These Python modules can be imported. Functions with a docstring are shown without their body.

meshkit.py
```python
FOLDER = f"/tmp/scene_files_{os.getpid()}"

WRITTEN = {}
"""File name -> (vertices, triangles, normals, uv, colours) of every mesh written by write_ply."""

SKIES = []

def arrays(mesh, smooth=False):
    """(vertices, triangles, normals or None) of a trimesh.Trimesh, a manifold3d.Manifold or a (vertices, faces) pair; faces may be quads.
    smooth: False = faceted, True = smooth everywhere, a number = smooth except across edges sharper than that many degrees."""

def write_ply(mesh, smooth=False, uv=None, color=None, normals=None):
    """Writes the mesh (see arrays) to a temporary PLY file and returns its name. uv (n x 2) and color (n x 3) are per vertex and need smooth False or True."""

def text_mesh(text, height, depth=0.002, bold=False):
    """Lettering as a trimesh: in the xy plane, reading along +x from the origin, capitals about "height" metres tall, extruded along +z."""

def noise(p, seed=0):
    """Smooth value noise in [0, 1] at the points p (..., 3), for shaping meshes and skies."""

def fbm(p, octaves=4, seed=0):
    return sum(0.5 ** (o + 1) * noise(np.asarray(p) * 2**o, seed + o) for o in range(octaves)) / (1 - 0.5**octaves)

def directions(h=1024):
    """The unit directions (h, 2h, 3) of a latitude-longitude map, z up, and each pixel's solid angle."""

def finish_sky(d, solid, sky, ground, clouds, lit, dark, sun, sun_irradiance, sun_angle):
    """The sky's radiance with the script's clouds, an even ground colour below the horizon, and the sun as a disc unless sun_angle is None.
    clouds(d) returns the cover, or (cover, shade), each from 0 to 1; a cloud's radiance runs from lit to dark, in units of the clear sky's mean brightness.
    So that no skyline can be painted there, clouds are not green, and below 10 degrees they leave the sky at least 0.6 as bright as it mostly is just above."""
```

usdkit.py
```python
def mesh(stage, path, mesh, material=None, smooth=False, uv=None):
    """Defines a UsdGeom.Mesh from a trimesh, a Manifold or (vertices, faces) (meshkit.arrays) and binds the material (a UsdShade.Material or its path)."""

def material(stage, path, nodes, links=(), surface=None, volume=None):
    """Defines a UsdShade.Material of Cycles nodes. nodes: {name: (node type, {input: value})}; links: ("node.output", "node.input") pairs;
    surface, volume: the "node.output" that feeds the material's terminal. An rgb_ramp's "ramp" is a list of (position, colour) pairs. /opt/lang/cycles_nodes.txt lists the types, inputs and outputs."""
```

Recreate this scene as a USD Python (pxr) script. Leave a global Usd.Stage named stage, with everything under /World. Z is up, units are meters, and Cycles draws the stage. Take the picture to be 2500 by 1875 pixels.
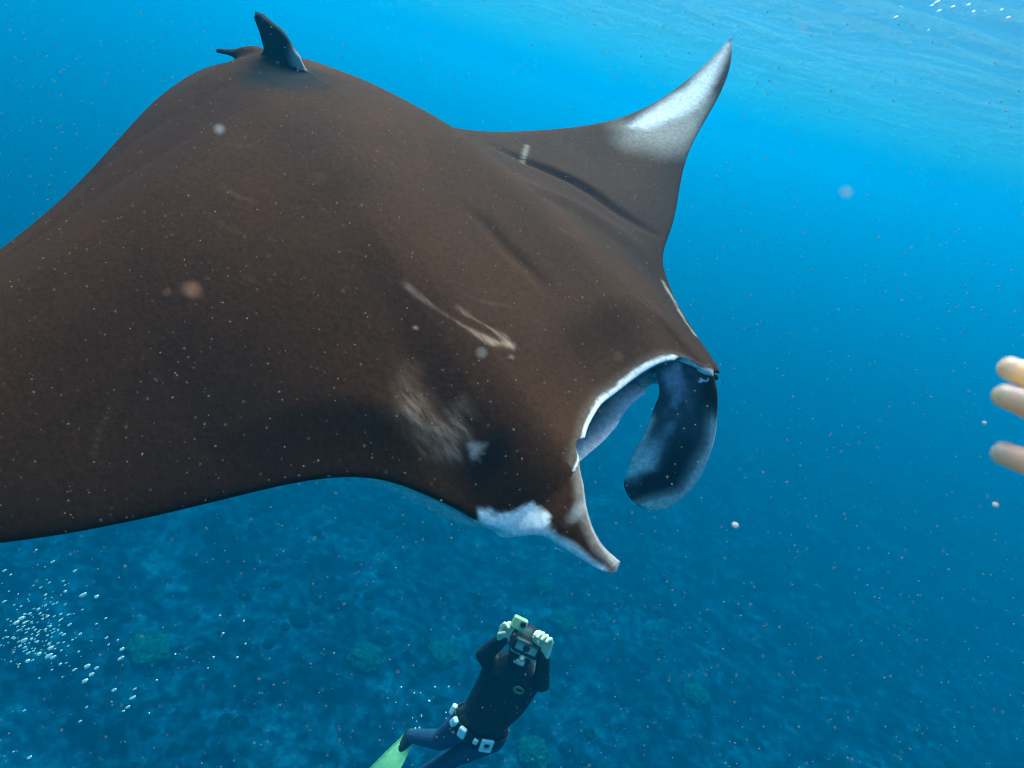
import math, random
import numpy as np, trimesh, manifold3d, usdkit, meshkit
from pxr import Usd, UsdGeom, UsdLux, UsdShade, Gf, Sdf, Vt
from scipy.interpolate import CubicSpline, PchipInterpolator
from scipy.spatial import cKDTree
from scipy.spatial.transform import Rotation

stage = Usd.Stage.CreateInMemory()
UsdGeom.SetStageUpAxis(stage, UsdGeom.Tokens.z)
UsdGeom.SetStageMetersPerUnit(stage, 1.0)
UsdGeom.Xform.Define(stage, '/World')
UsdGeom.Scope.Define(stage, '/World/Looks')

# ---------------------------------------------------------------- camera, sky, sun
F = 1629.0                                     # focal length in pixels of a 2500 x 1875 picture
EXPOSURE = 2.9
PITCH, ROLL = math.radians(-23.5), math.radians(17)
fwd = np.array([0, math.cos(PITCH), math.sin(PITCH)])
r0 = np.array([1.0, 0, 0]); u0 = np.cross(r0, fwd)
right = math.cos(ROLL) * r0 + math.sin(ROLL) * u0
up = -math.sin(ROLL) * r0 + math.cos(ROLL) * u0
cam = UsdGeom.Camera.Define(stage, '/World/camera')
M = np.eye(4); M[0, :3], M[1, :3], M[2, :3] = right, up, -fwd
cam.AddTransformOp().Set(Gf.Matrix4d(*M.ravel().tolist()))
cam.CreateFocalLengthAttr(24.0)
cam.CreateHorizontalApertureAttr(24 * 2500 / F)
cam.CreateVerticalApertureAttr(24 * 1875 / F)
cam.CreateClippingRangeAttr(Gf.Vec2f(0.01, 500))
cam.CreateFStopAttr(8.0)
cam.CreateFocusDistanceAttr(1.7)
cam.CreateExposureAttr(EXPOSURE)

SUN_AZ, SUN_EL = math.radians(-4), math.radians(56)
sun_dir = np.array([math.sin(SUN_AZ) * math.cos(SUN_EL), math.cos(SUN_AZ) * math.cos(SUN_EL), math.sin(SUN_EL)])
sky = UsdLux.DomeLight.Define(stage, '/World/sky')
sky_mat = usdkit.material(stage, '/World/Looks/sky', {
    's': ('sky_texture', {'sky_type': 'single_scattering', 'sun_disc': False, 'sun_elevation': SUN_EL, 'sun_rotation': SUN_AZ}),
    'b': ('background_shader', {'strength': 0.07})}, [('s.color', 'b.color')], surface='b.background')
UsdShade.MaterialBindingAPI.Apply(sky.GetPrim()).Bind(sky_mat)
sun = UsdLux.DistantLight.Define(stage, '/World/sun')
sun.CreateIntensityAttr(0.4); sun.CreateAngleAttr(60); sun.CreateNormalizeAttr(True); sun.CreateColorAttr(Gf.Vec3f(1, .88, .73))
sx = np.cross([0, 0, 1.0], sun_dir); sx /= np.linalg.norm(sx)
M = np.eye(4); M[0, :3], M[1, :3], M[2, :3] = sx, np.cross(sun_dir, sx), sun_dir
sun.AddTransformOp().Set(Gf.Matrix4d(*M.ravel().tolist()))

SURFACE, BED = 1.7, -27.0                      # heights of the water surface and of the seabed, the camera's eye at 0

def place(px, py, depth):
    """World point that lies `depth` metres ahead of the eye, for laying out where things stand."""
    return ((px - 1250) / F * right - (py - 937.5) / F * up + fwd) * depth

# ---------------------------------------------------------------- helpers
USED = {}
def path_of(name, parent=None):
    base = (parent.GetPath().pathString if parent else '/World') + '/' + name
    n = USED.get(base, 0); USED[base] = n + 1
    return base if n == 0 else f'{base}_{n:03d}'

def tag(p, label=None, category=None, group=None, kind=None):
    p = p.GetPrim() if hasattr(p, 'GetPrim') else p
    for k, v in (('label', label), ('category', category), ('group', group), ('kind', kind)):
        if v: p.SetCustomDataByKey(k, v)
    return p

def obj(name, m, material, parent=None, smooth=True, **kw):
    p = usdkit.mesh(stage, path_of(name, parent), m, material, smooth=smooth)
    if kw: tag(p, **kw)
    return p.GetPrim()

def thing(name, matrix=None, **kw):
    x = UsdGeom.Xform.Define(stage, path_of(name))
    if matrix is not None:
        x.AddTransformOp().Set(Gf.Matrix4d(*np.asarray(matrix).ravel().tolist()))
    tag(x, **kw)
    return x.GetPrim()

def frame(origin, ax, ay, az):
    M = np.eye(4); M[0, :3], M[1, :3], M[2, :3], M[3, :3] = ax, ay, az, origin
    return M

def grid_faces(nu, nv, close_u=False, close_v=False):
    i, j = np.meshgrid(np.arange(nu if close_u else nu - 1), np.arange(nv if close_v else nv - 1), indexing='ij')
    a = i * nv + j; b = ((i + 1) % nu) * nv + j; c = ((i + 1) % nu) * nv + (j + 1) % nv; d = i * nv + (j + 1) % nv
    return np.stack([a, b, c, d], -1).reshape(-1, 4)

def tris(q): return np.vstack([q[:, [0, 1, 2]], q[:, [0, 2, 3]]])

def solid(v, f):
    """A Manifold of an outward or inward closed triangle mesh."""
    t = trimesh.Trimesh(v, f, process=False)
    if t.volume < 0: f = f[:, ::-1]
    return manifold3d.Manifold(manifold3d.Mesh(np.asarray(v, np.float32), np.asarray(f, np.uint32)))

def arr(man):
    m = man.to_mesh(); return np.array(m.vert_properties[:, :3], float), np.array(m.tri_verts, int)

def smoothstep(a, b, x):
    t = np.clip((x - a) / (b - a), 0, 1); return t * t * (3 - 2 * t)

def limb(joints, edge=0.02, smooth=12):
    """One smooth skin round chains of joints; joints: list of chains of (point, radius)."""
    parts = []
    for chain in joints:
        for (p, r), (q, s) in zip(chain[:-1], chain[1:]):
            a = manifold3d.Manifold.sphere(r, 20).translate(list(map(float, p)))
            b = manifold3d.Manifold.sphere(s, 20).translate(list(map(float, q)))
            parts.append(manifold3d.Manifold.batch_hull([a, b]))
    m = manifold3d.Manifold.batch_boolean(parts, manifold3d.OpType.Add).refine_to_length(edge)
    v, f = arr(m)
    t = trimesh.Trimesh(v, f, process=False)
    trimesh.smoothing.filter_taubin(t, lamb=0.5, nu=0.52, iterations=smooth)
    return np.array(t.vertices), np.array(t.faces)

# ---------------------------------------------------------------- sea water, surface, seabed
water_mat = usdkit.material(stage, '/World/Looks/sea_water', {'v': ('principled_volume', {
    'color': (0.0, 0.160, 0.318), 'absorption_color': (0.0, 0.61, 0.955), 'density': 0.11, 'anisotropy': 0.64})}, volume='v.volume')
top, bottom = SURFACE + 0.4, BED - 2.2
b = trimesh.creation.box([180, 172, top - bottom]); b.apply_translation([0, 45, (top + bottom) / 2])
obj('haze', b, water_mat, smooth=False, label='clear blue sea water that fills the whole scene', category='water', kind='stuff')

surface_mat = usdkit.material(stage, '/World/Looks/water_surface', {
    'geo': ('geometry', {}), 'n': ('noise_texture', {'scale': 4.5, 'detail': 8, 'roughness': .72}), 'bu': ('bump', {'strength': 0.5, 'distance': 0.12}),
    't': ('transparent_bsdf', {}), 'g': ('glossy_bsdf', {'roughness': 0.03}), 'f': ('fresnel', {'IOR': 1.33}), 'lk': ('map_range', {'to_min': 0.0, 'to_max': 0.915}), 'm': ('mix_closure', {})},
    [('geo.position', 'n.vector'), ('n.fac', 'bu.height'), ('bu.normal', 'g.normal'),
     ('t.BSDF', 'm.closure1'), ('g.BSDF', 'm.closure2'), ('f.fac', 'lk.value'), ('lk.result', 'm.fac')], surface='m.closure')
n = 640
gx, gy = np.meshgrid(np.linspace(-88, 88, n), np.linspace(-38, 128, n))
P = np.stack([gx, gy, 0 * gx], -1)
z = SURFACE + 0.30 * (meshkit.fbm(P * [0.35, 0.6, 1], 3, 5) - .5) + .10 * (meshkit.fbm(P * [1.3, 1.9, 1], 2, 9) - .5)
obj('water_surface', (np.stack([gx, gy, z], -1).reshape(-1, 3), grid_faces(n, n)[:, ::-1]), surface_mat,
    label='rippled underside of the sea surface', category='water surface', kind='structure')

bed_mat = usdkit.material(stage, '/World/Looks/seabed', {
    'geo': ('geometry', {}), 'n': ('noise_texture', {'scale': 1.5, 'detail': 10, 'roughness': .66}), 'n2': ('noise_texture', {'scale': .3, 'detail': 3}),
    'mx': ('mix_float', {'fac': .35}), 'r': ('rgb_ramp', {'ramp': [(.36, (.02, .018, .03)), (.47, (.07, .06, .10)), (.56, (.21, .17, .25)), (.68, (.55, .46, .58))]}),
    'd': ('diffuse_bsdf', {})},
    [('geo.position', 'n.vector'), ('geo.position', 'n2.vector'), ('n.fac', 'mx.a'), ('n2.fac', 'mx.b'), ('mx.result', 'r.fac'), ('r.color', 'd.color')], surface='d.BSDF')
n = 500
gx, gy = np.meshgrid(np.linspace(-88, 88, n), np.linspace(-38, 128, n))
P = np.stack([gx, gy, 0 * gx], -1)
def bed_height(P):
    return BED + 1.8 * (meshkit.fbm(P * .1, 4, 3) - .5) + .6 * (meshkit.fbm(P * .7, 3, 11) - .5)
obj('seabed', (np.stack([gx, gy, bed_height(P)], -1).reshape(-1, 3), grid_faces(n, n)[:, ::-1]), bed_mat,
    label='dark reef seabed of rubble and coral seen through blue water', category='seabed', kind='structure')

# ---------------------------------------------------------------- manta ray
# Body frame: x forward (mouth near 0), y to the animal's left, z up; lengths in disc lengths of 1.35 m. "Flat" coordinates are before the wings flap.
DISC = 1.35
FLAP_R = (.0123, -1.44427, 1.8005, -.04445)            # its right wing, the near one, droops
FLAP_L = (-0.52219, 1.19238, 0.41304, -0.58028)        # its left wing dips at the shoulder and sweeps up
YS = np.linspace(0, 1.45, 291)
def flap_curve(b, root, ramp):
    u = np.clip(YS - root, 0, None)
    th = b[0] * np.clip(u / ramp, 0, 1) + b[1] * u + b[2] * u ** 2 + b[3] * u ** 3
    tm = (th[1:] + th[:-1]) / 2
    return np.r_[0, np.cumsum(np.cos(tm) * np.diff(YS))], np.r_[0, np.cumsum(np.sin(tm) * np.diff(YS))]
CURVES = {1: flap_curve(FLAP_L, .10, .10), -1: flap_curve(FLAP_R, .05, .35)}
def flap(P):
    out = np.array(P, float)
    for side in (1, -1):
        k = P[:, 1] * side >= 0
        h, v = CURVES[side]; y = np.abs(P[k, 1])
        out[k, 1] = side * np.interp(y, YS, h); out[k, 2] = P[k, 2] + np.interp(y, YS, v)
    return out

LEAD = {1: [(-.115, 0, .014), (-.119, .045, .008), (-.122, .09, .006), (-.121, .13, .008), (-.117, .165, .011), (-.108, .20, .012), (-.093, .228, .012), (-.076, .240, .010), (-.066, .252, .012),
            (-.066, .282, .010), (-.090, .306, .010), (-.12, .326, .010), (-.16, .357, .008), (-.21, .393, .006), (-.272, .450, 0), (-.334, .510, 0), (-.3983, .6245, 0), (-.5331, .8477, 0), (-.6103, 1.058, 0), (-.7088, 1.2089, 0)],
        -1: [(-.115, 0, .014), (-.108, .027, .026), (-.098, .056, .040), (-.085, .09, .054), (-.066, .126, .067), (-.050, .155, .075), (-.038, .195, .055), (-.058, .236, .0), (-.100, .248, -.005), (-.15, .270, 0),
             (-.205, .300, 0), (-.3015, .4393, 0), (-.3983, .6245, 0), (-.5331, .8477, 0), (-.6103, 1.058, 0), (-.7088, 1.2089, 0)]}
CORNER = {1: 8, -1: 5}                                   # where the mouth ends
TRAIL = [(-1.107, 0), (-1.108, .03), (-1.100, .07), (-1.075, .13), (-1.0325, .1953), (-.9005, .3933), (-.8174, .606), (-.7306, .8054), (-.699, .9819), (-.7088, 1.2089)]
PAIRS = {1: ((0, 0), (5, .8), (9, 2), (12, 3), (14, 4), (15, 5), (16, 6), (17, 7), (18, 8), (19, 9)), -1: ((0, 0), (4, .8), (7, 2), (9, 3), (10, 4), (11, 5), (12, 6), (13, 7), (14, 8), (15, 9))}
HEAD_END = {1: 14, -1: 10}
NH = 300
def spline(K, n_or_u):
    K = np.asarray(K, float); s = np.r_[0, np.cumsum(np.linalg.norm(np.diff(K, axis=0), axis=1) + 1e-9)]
    return CubicSpline(s, K), s
def half(side):
    cs, s = spline(LEAD[side], 0)
    u = np.linspace(0, 1, NH); shead = s[HEAD_END[side]]
    a = np.where(u < .42, u / .42 * shead, shead + (u - .42) / .58 * (s[-1] - shead))     # denser on the head
    ct, st = spline(TRAIL, 0)
    ks = [s[i] for i, _ in PAIRS[side]]; kt = [np.interp(j, np.arange(len(st)), st) for _, j in PAIRS[side]]
    return cs(a), ct(PchipInterpolator(ks, kt)(a)), a / s[-1], a, s

XS = np.array([-1.2, -1.11, -1.06, -1.0, -.9, -.8, -.65, -.5, -.35, -.22, -.15, -.1, .2])
ZT = np.array([.010, .014, .032, .052, .080, .098, .108, .094, .067, .037, .022, .014, .014])
ZB = np.array([.008, .012, .025, .045, .075, .095, .118, .130, .136, .125, .105, .09, .08])
top_line, bot_line = PchipInterpolator(XS, ZT), PchipInterpolator(XS, ZB)
def lateral(x, y, wide, near=False):
    sig = np.interp(x, [-1.1, -.9, -.75, -.5, -.3, 0], [.09, .15, .21, wide * .92, wide, wide])
    if near:
        sig = np.interp(x, [-1.1, -.9, -.8, -.7, -.5, -.3, 0], [.14, .26, .40, .70, 1.0, .66, .40]); return np.exp(-(np.abs(y) / sig) ** 2.0) * (1 - smoothstep(.30, 1.15, np.abs(y)))
    return np.exp(-(np.abs(y) / sig) ** 3.2)

def line_distance(x, y, pts):
    p = np.stack([x, y], -1); best = np.full(p.shape[:-1], 9.0); along = np.zeros(p.shape[:-1])
    pts = np.asarray(pts, float); L = np.r_[0, np.cumsum(np.linalg.norm(np.diff(pts, axis=0), axis=1))]
    for k, (a, b) in enumerate(zip(pts[:-1], pts[1:])):
        d = b - a; t = np.clip(((p - a) @ d) / (d @ d), 0, 1); q = np.linalg.norm(p - a - t[..., None] * d, axis=-1)
        hit = q < best; along = np.where(hit, (L[k] + t * (L[k + 1] - L[k])) / L[-1], along); best = np.where(hit, q, best)
    return best, along
RIDGE = [(-.72, .30), (-.62, .37), (-.53, .425), (-.45, .445), (-.384, .455), (-.30, .43)]
CREASE = [(-.80, .43), (-.755, .458), (-.719, .475), (-.67, .505), (-.615, .529), (-.56, .538), (-.496, .536), (-.454, .539), (-.413, .547), (-.38, .56)]
GROOVE = [(-.46, .005), (-.406, .018), (-.36, .018), (-.322, .024), (-.288, .026), (-.25, .03)]
def relief(x, y):
    d, t = line_distance(x, y, RIDGE); z = .018 * np.exp(-(d / .034) ** 2) * np.sin(np.clip(t, 0, 1) * math.pi)
    d, t = line_distance(x, y, CREASE); z = z - .013 * np.exp(-(d / .013) ** 2) * np.sin(np.clip(t, 0, 1) * math.pi) ** .7
    d, t = line_distance(x, y, GROOVE); z = z - .006 * np.exp(-(d / .014) ** 2) * np.sin(np.clip(t, 0, 1) * math.pi)
    return z
NT, NB, NC = 170, 90, 40
def body_shell():
    cols, kinds = [], []
    for side in (1, -1):
        LEp, TEp, frac, a, s = half(side)
        idx = range(NH - 1) if side == 1 else range(1, NH - 1)
        block = []
        for i in idx:
            L = LEp[i]; T = np.array([TEp[i][0], TEp[i][1], .012 * (1 - smoothstep(.0, .15, TEp[i][1]))])
            # mouth: only in front of the head between the fins
            corner = s[CORNER[side]]
            mouth = 1 - smoothstep(.78, 1.0, a[i] / corner) if a[i] < corner else 0.0
            thick = .020 * (1 - frac[i]) ** .8 + .0035
            def chord(w):
                base = L + (T - L) * w[:, None]
                base[:, 2] = L[2] * (1 - w) ** 6 + T[2] * w ** 2
                return base
            # trailing edge -> leading edge along the top
            w = (1 - np.cos(np.linspace(0, 1, NT) * math.pi)) / 2; w = .5 * w + .5 * np.linspace(0, 1, NT); w = w[::-1]
            t_ = chord(w)
            edge = np.sqrt(np.clip(1 - (1 - np.clip(w / .18, 0, 1)) ** 2, 0, 1)) * np.sqrt(np.clip(1 - (1 - np.clip((1 - w) / .10, 0, 1)) ** 2, 0, 1))
            hump = top_line(t_[:, 0]) * lateral(t_[:, 0], t_[:, 1], .34, side < 0)
            foil = thick * edge
            near_rise = np.interp(LEp[i][1], [.20, .45], [0, 1]) if side < 0 else 0.0
            grow = ((1 - near_rise) * smoothstep(0, .12, w) + near_rise * np.sin(np.clip(w / .62, 0, 1) * math.pi / 2)) * smoothstep(0, .12, 1 - w)
            t_[:, 2] += foil + hump * np.maximum(grow, .0) + relief(t_[:, 0], side * t_[:, 1]) * smoothstep(0, .06, w) * smoothstep(0, .06, 1 - w)
            # leading edge -> trailing edge along the belly
            wb = np.linspace(0, 1, NB)
            lower = np.array([-.092 + .10 * min(L[0] + .12, 0), L[1], 0])
            b_ = chord(wb)
            belly = bot_line(b_[:, 0]) * np.exp(-(np.abs(b_[:, 1]) / np.interp(b_[:, 0], [-1.1, -.8, -.4, 0], [.10, .20, .30, .30])) ** 4)
            edgeb = np.sqrt(np.clip(1 - (1 - np.clip(wb / .18, 0, 1)) ** 2, 0, 1)) * np.sqrt(np.clip(1 - (1 - np.clip((1 - wb) / .10, 0, 1)) ** 2, 0, 1))
            b_[:, 2] -= thick * edgeb + belly * smoothstep(0, .075, wb) * smoothstep(0, .15, 1 - wb)
            # lower jaw lip
            yy = L[1]
            if side == 1: jy, jx_, jz_ = [0, .058, .085, .11, .135, .165, .188, .21, .25], [-.097, -.104, -.113, -.117, -.119, -.118, -.110, -.100, -.060], [-.072, -.068, -.065, -.062, -.060, -.057, -.045, -.030, .004]
            else: jy, jx_, jz_ = [0, .05, .10, .14, .155], [-.097, -.093, -.089, -.080, -.060], [-.072, -.070, -.055, -.02, .055]
            jx, jz = PchipInterpolator(jy, jx_)(min(yy, jy[-1])), PchipInterpolator(jy, jz_)(min(yy, jy[-1]))
            J = np.array([jx, yy, jz])
            q = (1 - wb) ** 14 * (mouth > 0)
            if mouth > 0:
                tgt = J + np.outer(wb, np.array([-1.0, 0, -.10]))
                k = smoothstep(0, .16, wb)[:, None]
                b_ = tgt * (1 - k) + b_ * k
                b_[:, 2] = np.minimum(b_[:, 2], J[2] - .002 * (wb > 0) - .22 * wb + .6 * np.clip(wb - .3, 0, 1))
            # cavity between the lips
            c = np.linspace(0, 1, NC + 2)[1:-1]
            U0 = t_[-1]
            if mouth > 0:
                depth = .17 * mouth
                mid = U0 + (J - U0) * c[:, None]
                inn = np.sin(c * math.pi) ** .55
                mid[:, 0] -= depth * inn
                # keep the roof and floor apart
                mid[:, 2] = U0[2] - .008 * np.sin(np.clip(c * 8, 0, 1) * math.pi) + (J[2] - U0[2]) * smoothstep(.25, .75, c)
                cav = mid
            else:
                cav = U0 + (b_[0] - U0) * c[:, None]
                cav[:, 0] += .0
            prof = np.vstack([t_, cav, b_])
            prof[:, 1] *= side
            block.append(prof)
            kinds_col = np.r_[w * .5, (2.0 + c * .5) if mouth > 0 else np.full(NC, 1.0), 3.0 + wb * .5]
            kinds.append((side, i, kinds_col))
        cols.append(block)
    # order columns from the right wing's tip to the left wing's tip
    A = cols[1][::-1] + cols[0]
    KK = [k for k in kinds if k[0] == -1][::-1] + [k for k in kinds if k[0] == 1]
    A = np.array(A); K = np.array([k[2] for k in KK])
    nu, nv = A.shape[:2]
    v = A.reshape(-1, 3); f = tris(grid_faces(nu, nv, close_v=True))
    kind = K.reshape(-1)
    # tips
    for end, row in ((0, 0), (1, nu - 1)):
        c_ = len(v); tip = A[row].mean(0) + np.array([0, (-1 if end == 0 else 1) * .004, 0])
        v = np.vstack([v, tip]); kind = np.r_[kind, 0]
        j = np.arange(nv); k2 = (j + 1) % nv
        fan = np.stack([row * nv + j, row * nv + k2, np.full(nv, c_)], 1)
        f = np.vstack([f, fan if end == 0 else fan[:, ::-1]])
    return v, f, kind

def flap_sheet(I, O, tip, bulge, thick, kinds, n_along=70, n_across=26):
    """A fin as a cupped sheet between the edges I and O, closed at its tip; kinds: (face towards -bulge, face towards +bulge)."""
    I, O, tip, bulge = (np.asarray(x, float) for x in (I, O, tip, bulge))
    s = np.r_[0, np.cumsum(np.linalg.norm(np.diff((I + O) / 2, axis=0), axis=1))]
    a = np.linspace(0, 1, n_along); a = s[-1] * (1 - (1 - a) ** 1.6)
    Ii, Oi = CubicSpline(s, I)(a), CubicSpline(s, O)(a)
    bl = np.interp(a, s, bulge[:, 3]) if bulge.ndim == 2 and bulge.shape[1] == 4 else None
    bd = np.stack([np.interp(a, s, bulge[:, k]) for k in range(3)], 1)
    x = (1 - np.cos(np.linspace(0, math.pi, n_across))) / 2
    rows, knd = [], []
    for k in range(n_along):
        base = Ii[k] + (Oi[k] - Ii[k]) * x[:, None]
        cup = (4 * x * (1 - x)) * bl[k]
        th = thick * np.sqrt(np.clip(4 * x * (1 - x), 0, 1)) ** .7
        outer = base + bd[k] * (cup + th / 2)[:, None]
        inner = base + bd[k] * (cup - th / 2)[:, None]
        rows.append(np.vstack([inner, outer[::-1][1:-1]])); knd.append(np.r_[np.full(n_across, kinds[0]), np.full(n_across - 2, kinds[1])])
    A = np.array(rows); nu, nv = A.shape[:2]
    v = A.reshape(-1, 3); f = tris(grid_faces(nu, nv, close_v=True)); kd = np.array(knd, float).reshape(-1)
    for row, end in ((0, None), (nu - 1, tip)):
        c_ = len(v); v = np.vstack([v, A[row].mean(0) if end is None else end]); kd = np.r_[kd, kinds[0]]
        j = np.arange(nv); fan = np.stack([row * nv + j, row * nv + (j + 1) % nv, np.full(nv, c_)], 1)
        f = np.vstack([f, fan if row == 0 else fan[:, ::-1]])
    return v, f, kd

def left_fin():
    I = [(-.150, .168, .002), (-.126, .170, -.024), (-.107, .170, -.050), (-.101, .169, -.075), (-.093, .162, -.112), (-.088, .157, -.150), (-.084, .151, -.190), (-.075, .148, -.225), (-.066, .146, -.255), (-.045, .155, -.277)]
    O = [(-.074, .262, .014), (-.055, .260, -.004), (-.039, .256, -.024), (-.018, .252, -.060), (-.002, .240, -.090), (.012, .222, -.130), (.020, .205, -.175), (.018, .190, -.215), (.008, .180, -.255), (-.010, .171, -.275)]
    B = [(-.3, .95, 0, .010), (-.3, .95, 0, .014), (-.25, .95, 0, .018), (-.2, .97, 0, .024), (-.2, .97, 0, .028), (-.2, .97, -.1, .028), (-.2, .95, -.2, .026), (-.2, .9, -.3, .022), (-.2, .9, -.4, .014), (-.2, .9, -.4, .006)]
    return flap_sheet(I, O, (-.026, .166, -.287), B, .019, (4, 5))

def right_fin():
    U = [(-.075, -.135, .060), (-.051, -.152, .077), (-.022, -.180, .081), (.006, -.201, .082), (.027, -.211, .083), (.046, -.217, .087), (.057, -.219, .089)]
    L = [(-.075, -.232, -.030), (-.045, -.226, .006), (-.021, -.221, .036), (.012, -.221, .052), (.034, -.223, .066), (.050, -.225, .077), (.060, -.224, .085)]
    B = [(0, -1, 0, .02), (0, -1, 0, .018), (0, -1, 0, .012), (0, -1, 0, .006), (0, -1, 0, .002), (0, -1, 0, -.003), (0, -1, 0, -.003)]
    return flap_sheet(U, L, (.062, -.222, .087), B, .013, (7, 6))

def dorsal_fin():
    I = [(-.800, 0, .05), (-.844, 0, .118), (-.866, 0, .136), (-.888, 0, .143), (-.908, 0, .152), (-.941, 0, .156), (-.983, 0, .156)]
    O = [(-.960, 0, .03), (-.965, 0, .075), (-.974, 0, .085), (-.978, 0, .100), (-.981, 0, .112), (-.990, 0, .127), (-1.000, 0, .142)]
    B = [(0, 1, 0, 0.0)] * 7
    return flap_sheet(I, O, (-1.004, 0, .152), B, .016, (8, 8), 40, 18)

def tail_stub():
    pts = [((-.95, 0, .062), .036), ((-1.01, 0, .068), .028), ((-1.055, 0, .054), .019), ((-1.09, 0, .042), .010), ((-1.145, 0, .022), .0055)]
    rings, nv = [], 16
    for (c, r) in pts:
        t = np.linspace(0, 2 * math.pi, nv, endpoint=False); rings.append(np.stack([np.full(nv, c[0]), r * np.cos(t), c[2] + r * .8 * np.sin(t)], 1))
    K = np.array(rings); s = np.linspace(0, 1, len(pts)); A = CubicSpline(s, K)(np.linspace(0, 1, 40))
    v = A.reshape(-1, 3); f = tris(grid_faces(40, nv, close_v=True)); c0 = len(v)
    v = np.vstack([v, A[0].mean(0), A[-1].mean(0)]); j = np.arange(nv); k = (j + 1) % nv
    f = np.vstack([f, np.stack([j, k, np.full(nv, c0)], 1), np.stack([39 * nv + k, 39 * nv + j, np.full(nv, c0 + 1)], 1)])
    return v, f, np.full(len(v), 9.0)

def build_manta():
    pieces = [body_shell(), left_fin(), right_fin(), dorsal_fin(), tail_stub()]
    man = manifold3d.Manifold.batch_boolean([solid(v, f) for v, f, _ in pieces], manifold3d.OpType.Add)
    v, f = arr(man)
    src = np.vstack([p[0] for p in pieces]); kd = np.concatenate([p[2] for p in pieces])
    part = np.concatenate([np.full(len(p[0]), i) for i, p in enumerate(pieces)])
    _, near = cKDTree(src).query(v)
    kind, part_v = kd[near], part[near]
    # soften the seams where the fins grow out of the body
    mask = np.zeros(len(v))
    for i in range(1, 5):
        a, b2 = v[part_v == i], v[part_v == 0]
        if len(a) and len(b2):
            mask[part_v == 0] = np.maximum(mask[part_v == 0], smoothstep(.02, .004, cKDTree(a).query(b2)[0]))
            mask[part_v == i] = np.maximum(mask[part_v == i], smoothstep(.02, .004, cKDTree(b2).query(a)[0]))
    E = np.vstack([f[:, [0, 1]], f[:, [1, 2]], f[:, [2, 0]]])
    from scipy.sparse import coo_matrix
    W = coo_matrix((np.ones(len(E) * 2), (np.r_[E[:, 0], E[:, 1]], np.r_[E[:, 1], E[:, 0]])), shape=(len(v), len(v))).tocsr()
    deg = np.maximum(np.asarray(W.sum(1)).ravel(), 1)[:, None]
    for _ in range(14):
        v = v + (mask * .6)[:, None] * (W @ v / deg - v)
    return v, f, kind, part_v

flat, faces, kind, part_v = build_manta()
POSE = Rotation.from_rotvec([2.13184, 1.02896, -.09864]).as_matrix()      # body axes seen by the eye: x right, y down, z ahead
to_world = np.stack([right, -up, fwd], 1)
axes = to_world @ POSE
mouth_at = to_world @ np.array([.27238, .14616, 1.18528])
# ---- END GEOMETRY

def inside_distance(x, y, poly):
    """Signed distance to a closed outline, positive inside."""
    poly = np.asarray(poly, float); q = np.vstack([poly, poly[:1]])
    d, _ = line_distance(x, y, q)
    inside = np.zeros(len(x), bool)
    for (x0, y0), (x1, y1) in zip(q[:-1], q[1:]):
        cross = (y0 > y) != (y1 > y)
        inside ^= cross & (x < (x1 - x0) * (y - y0) / np.where(y1 == y0, 1e-9, y1 - y0) + x0)
    return np.where(inside, d, -d)

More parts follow.
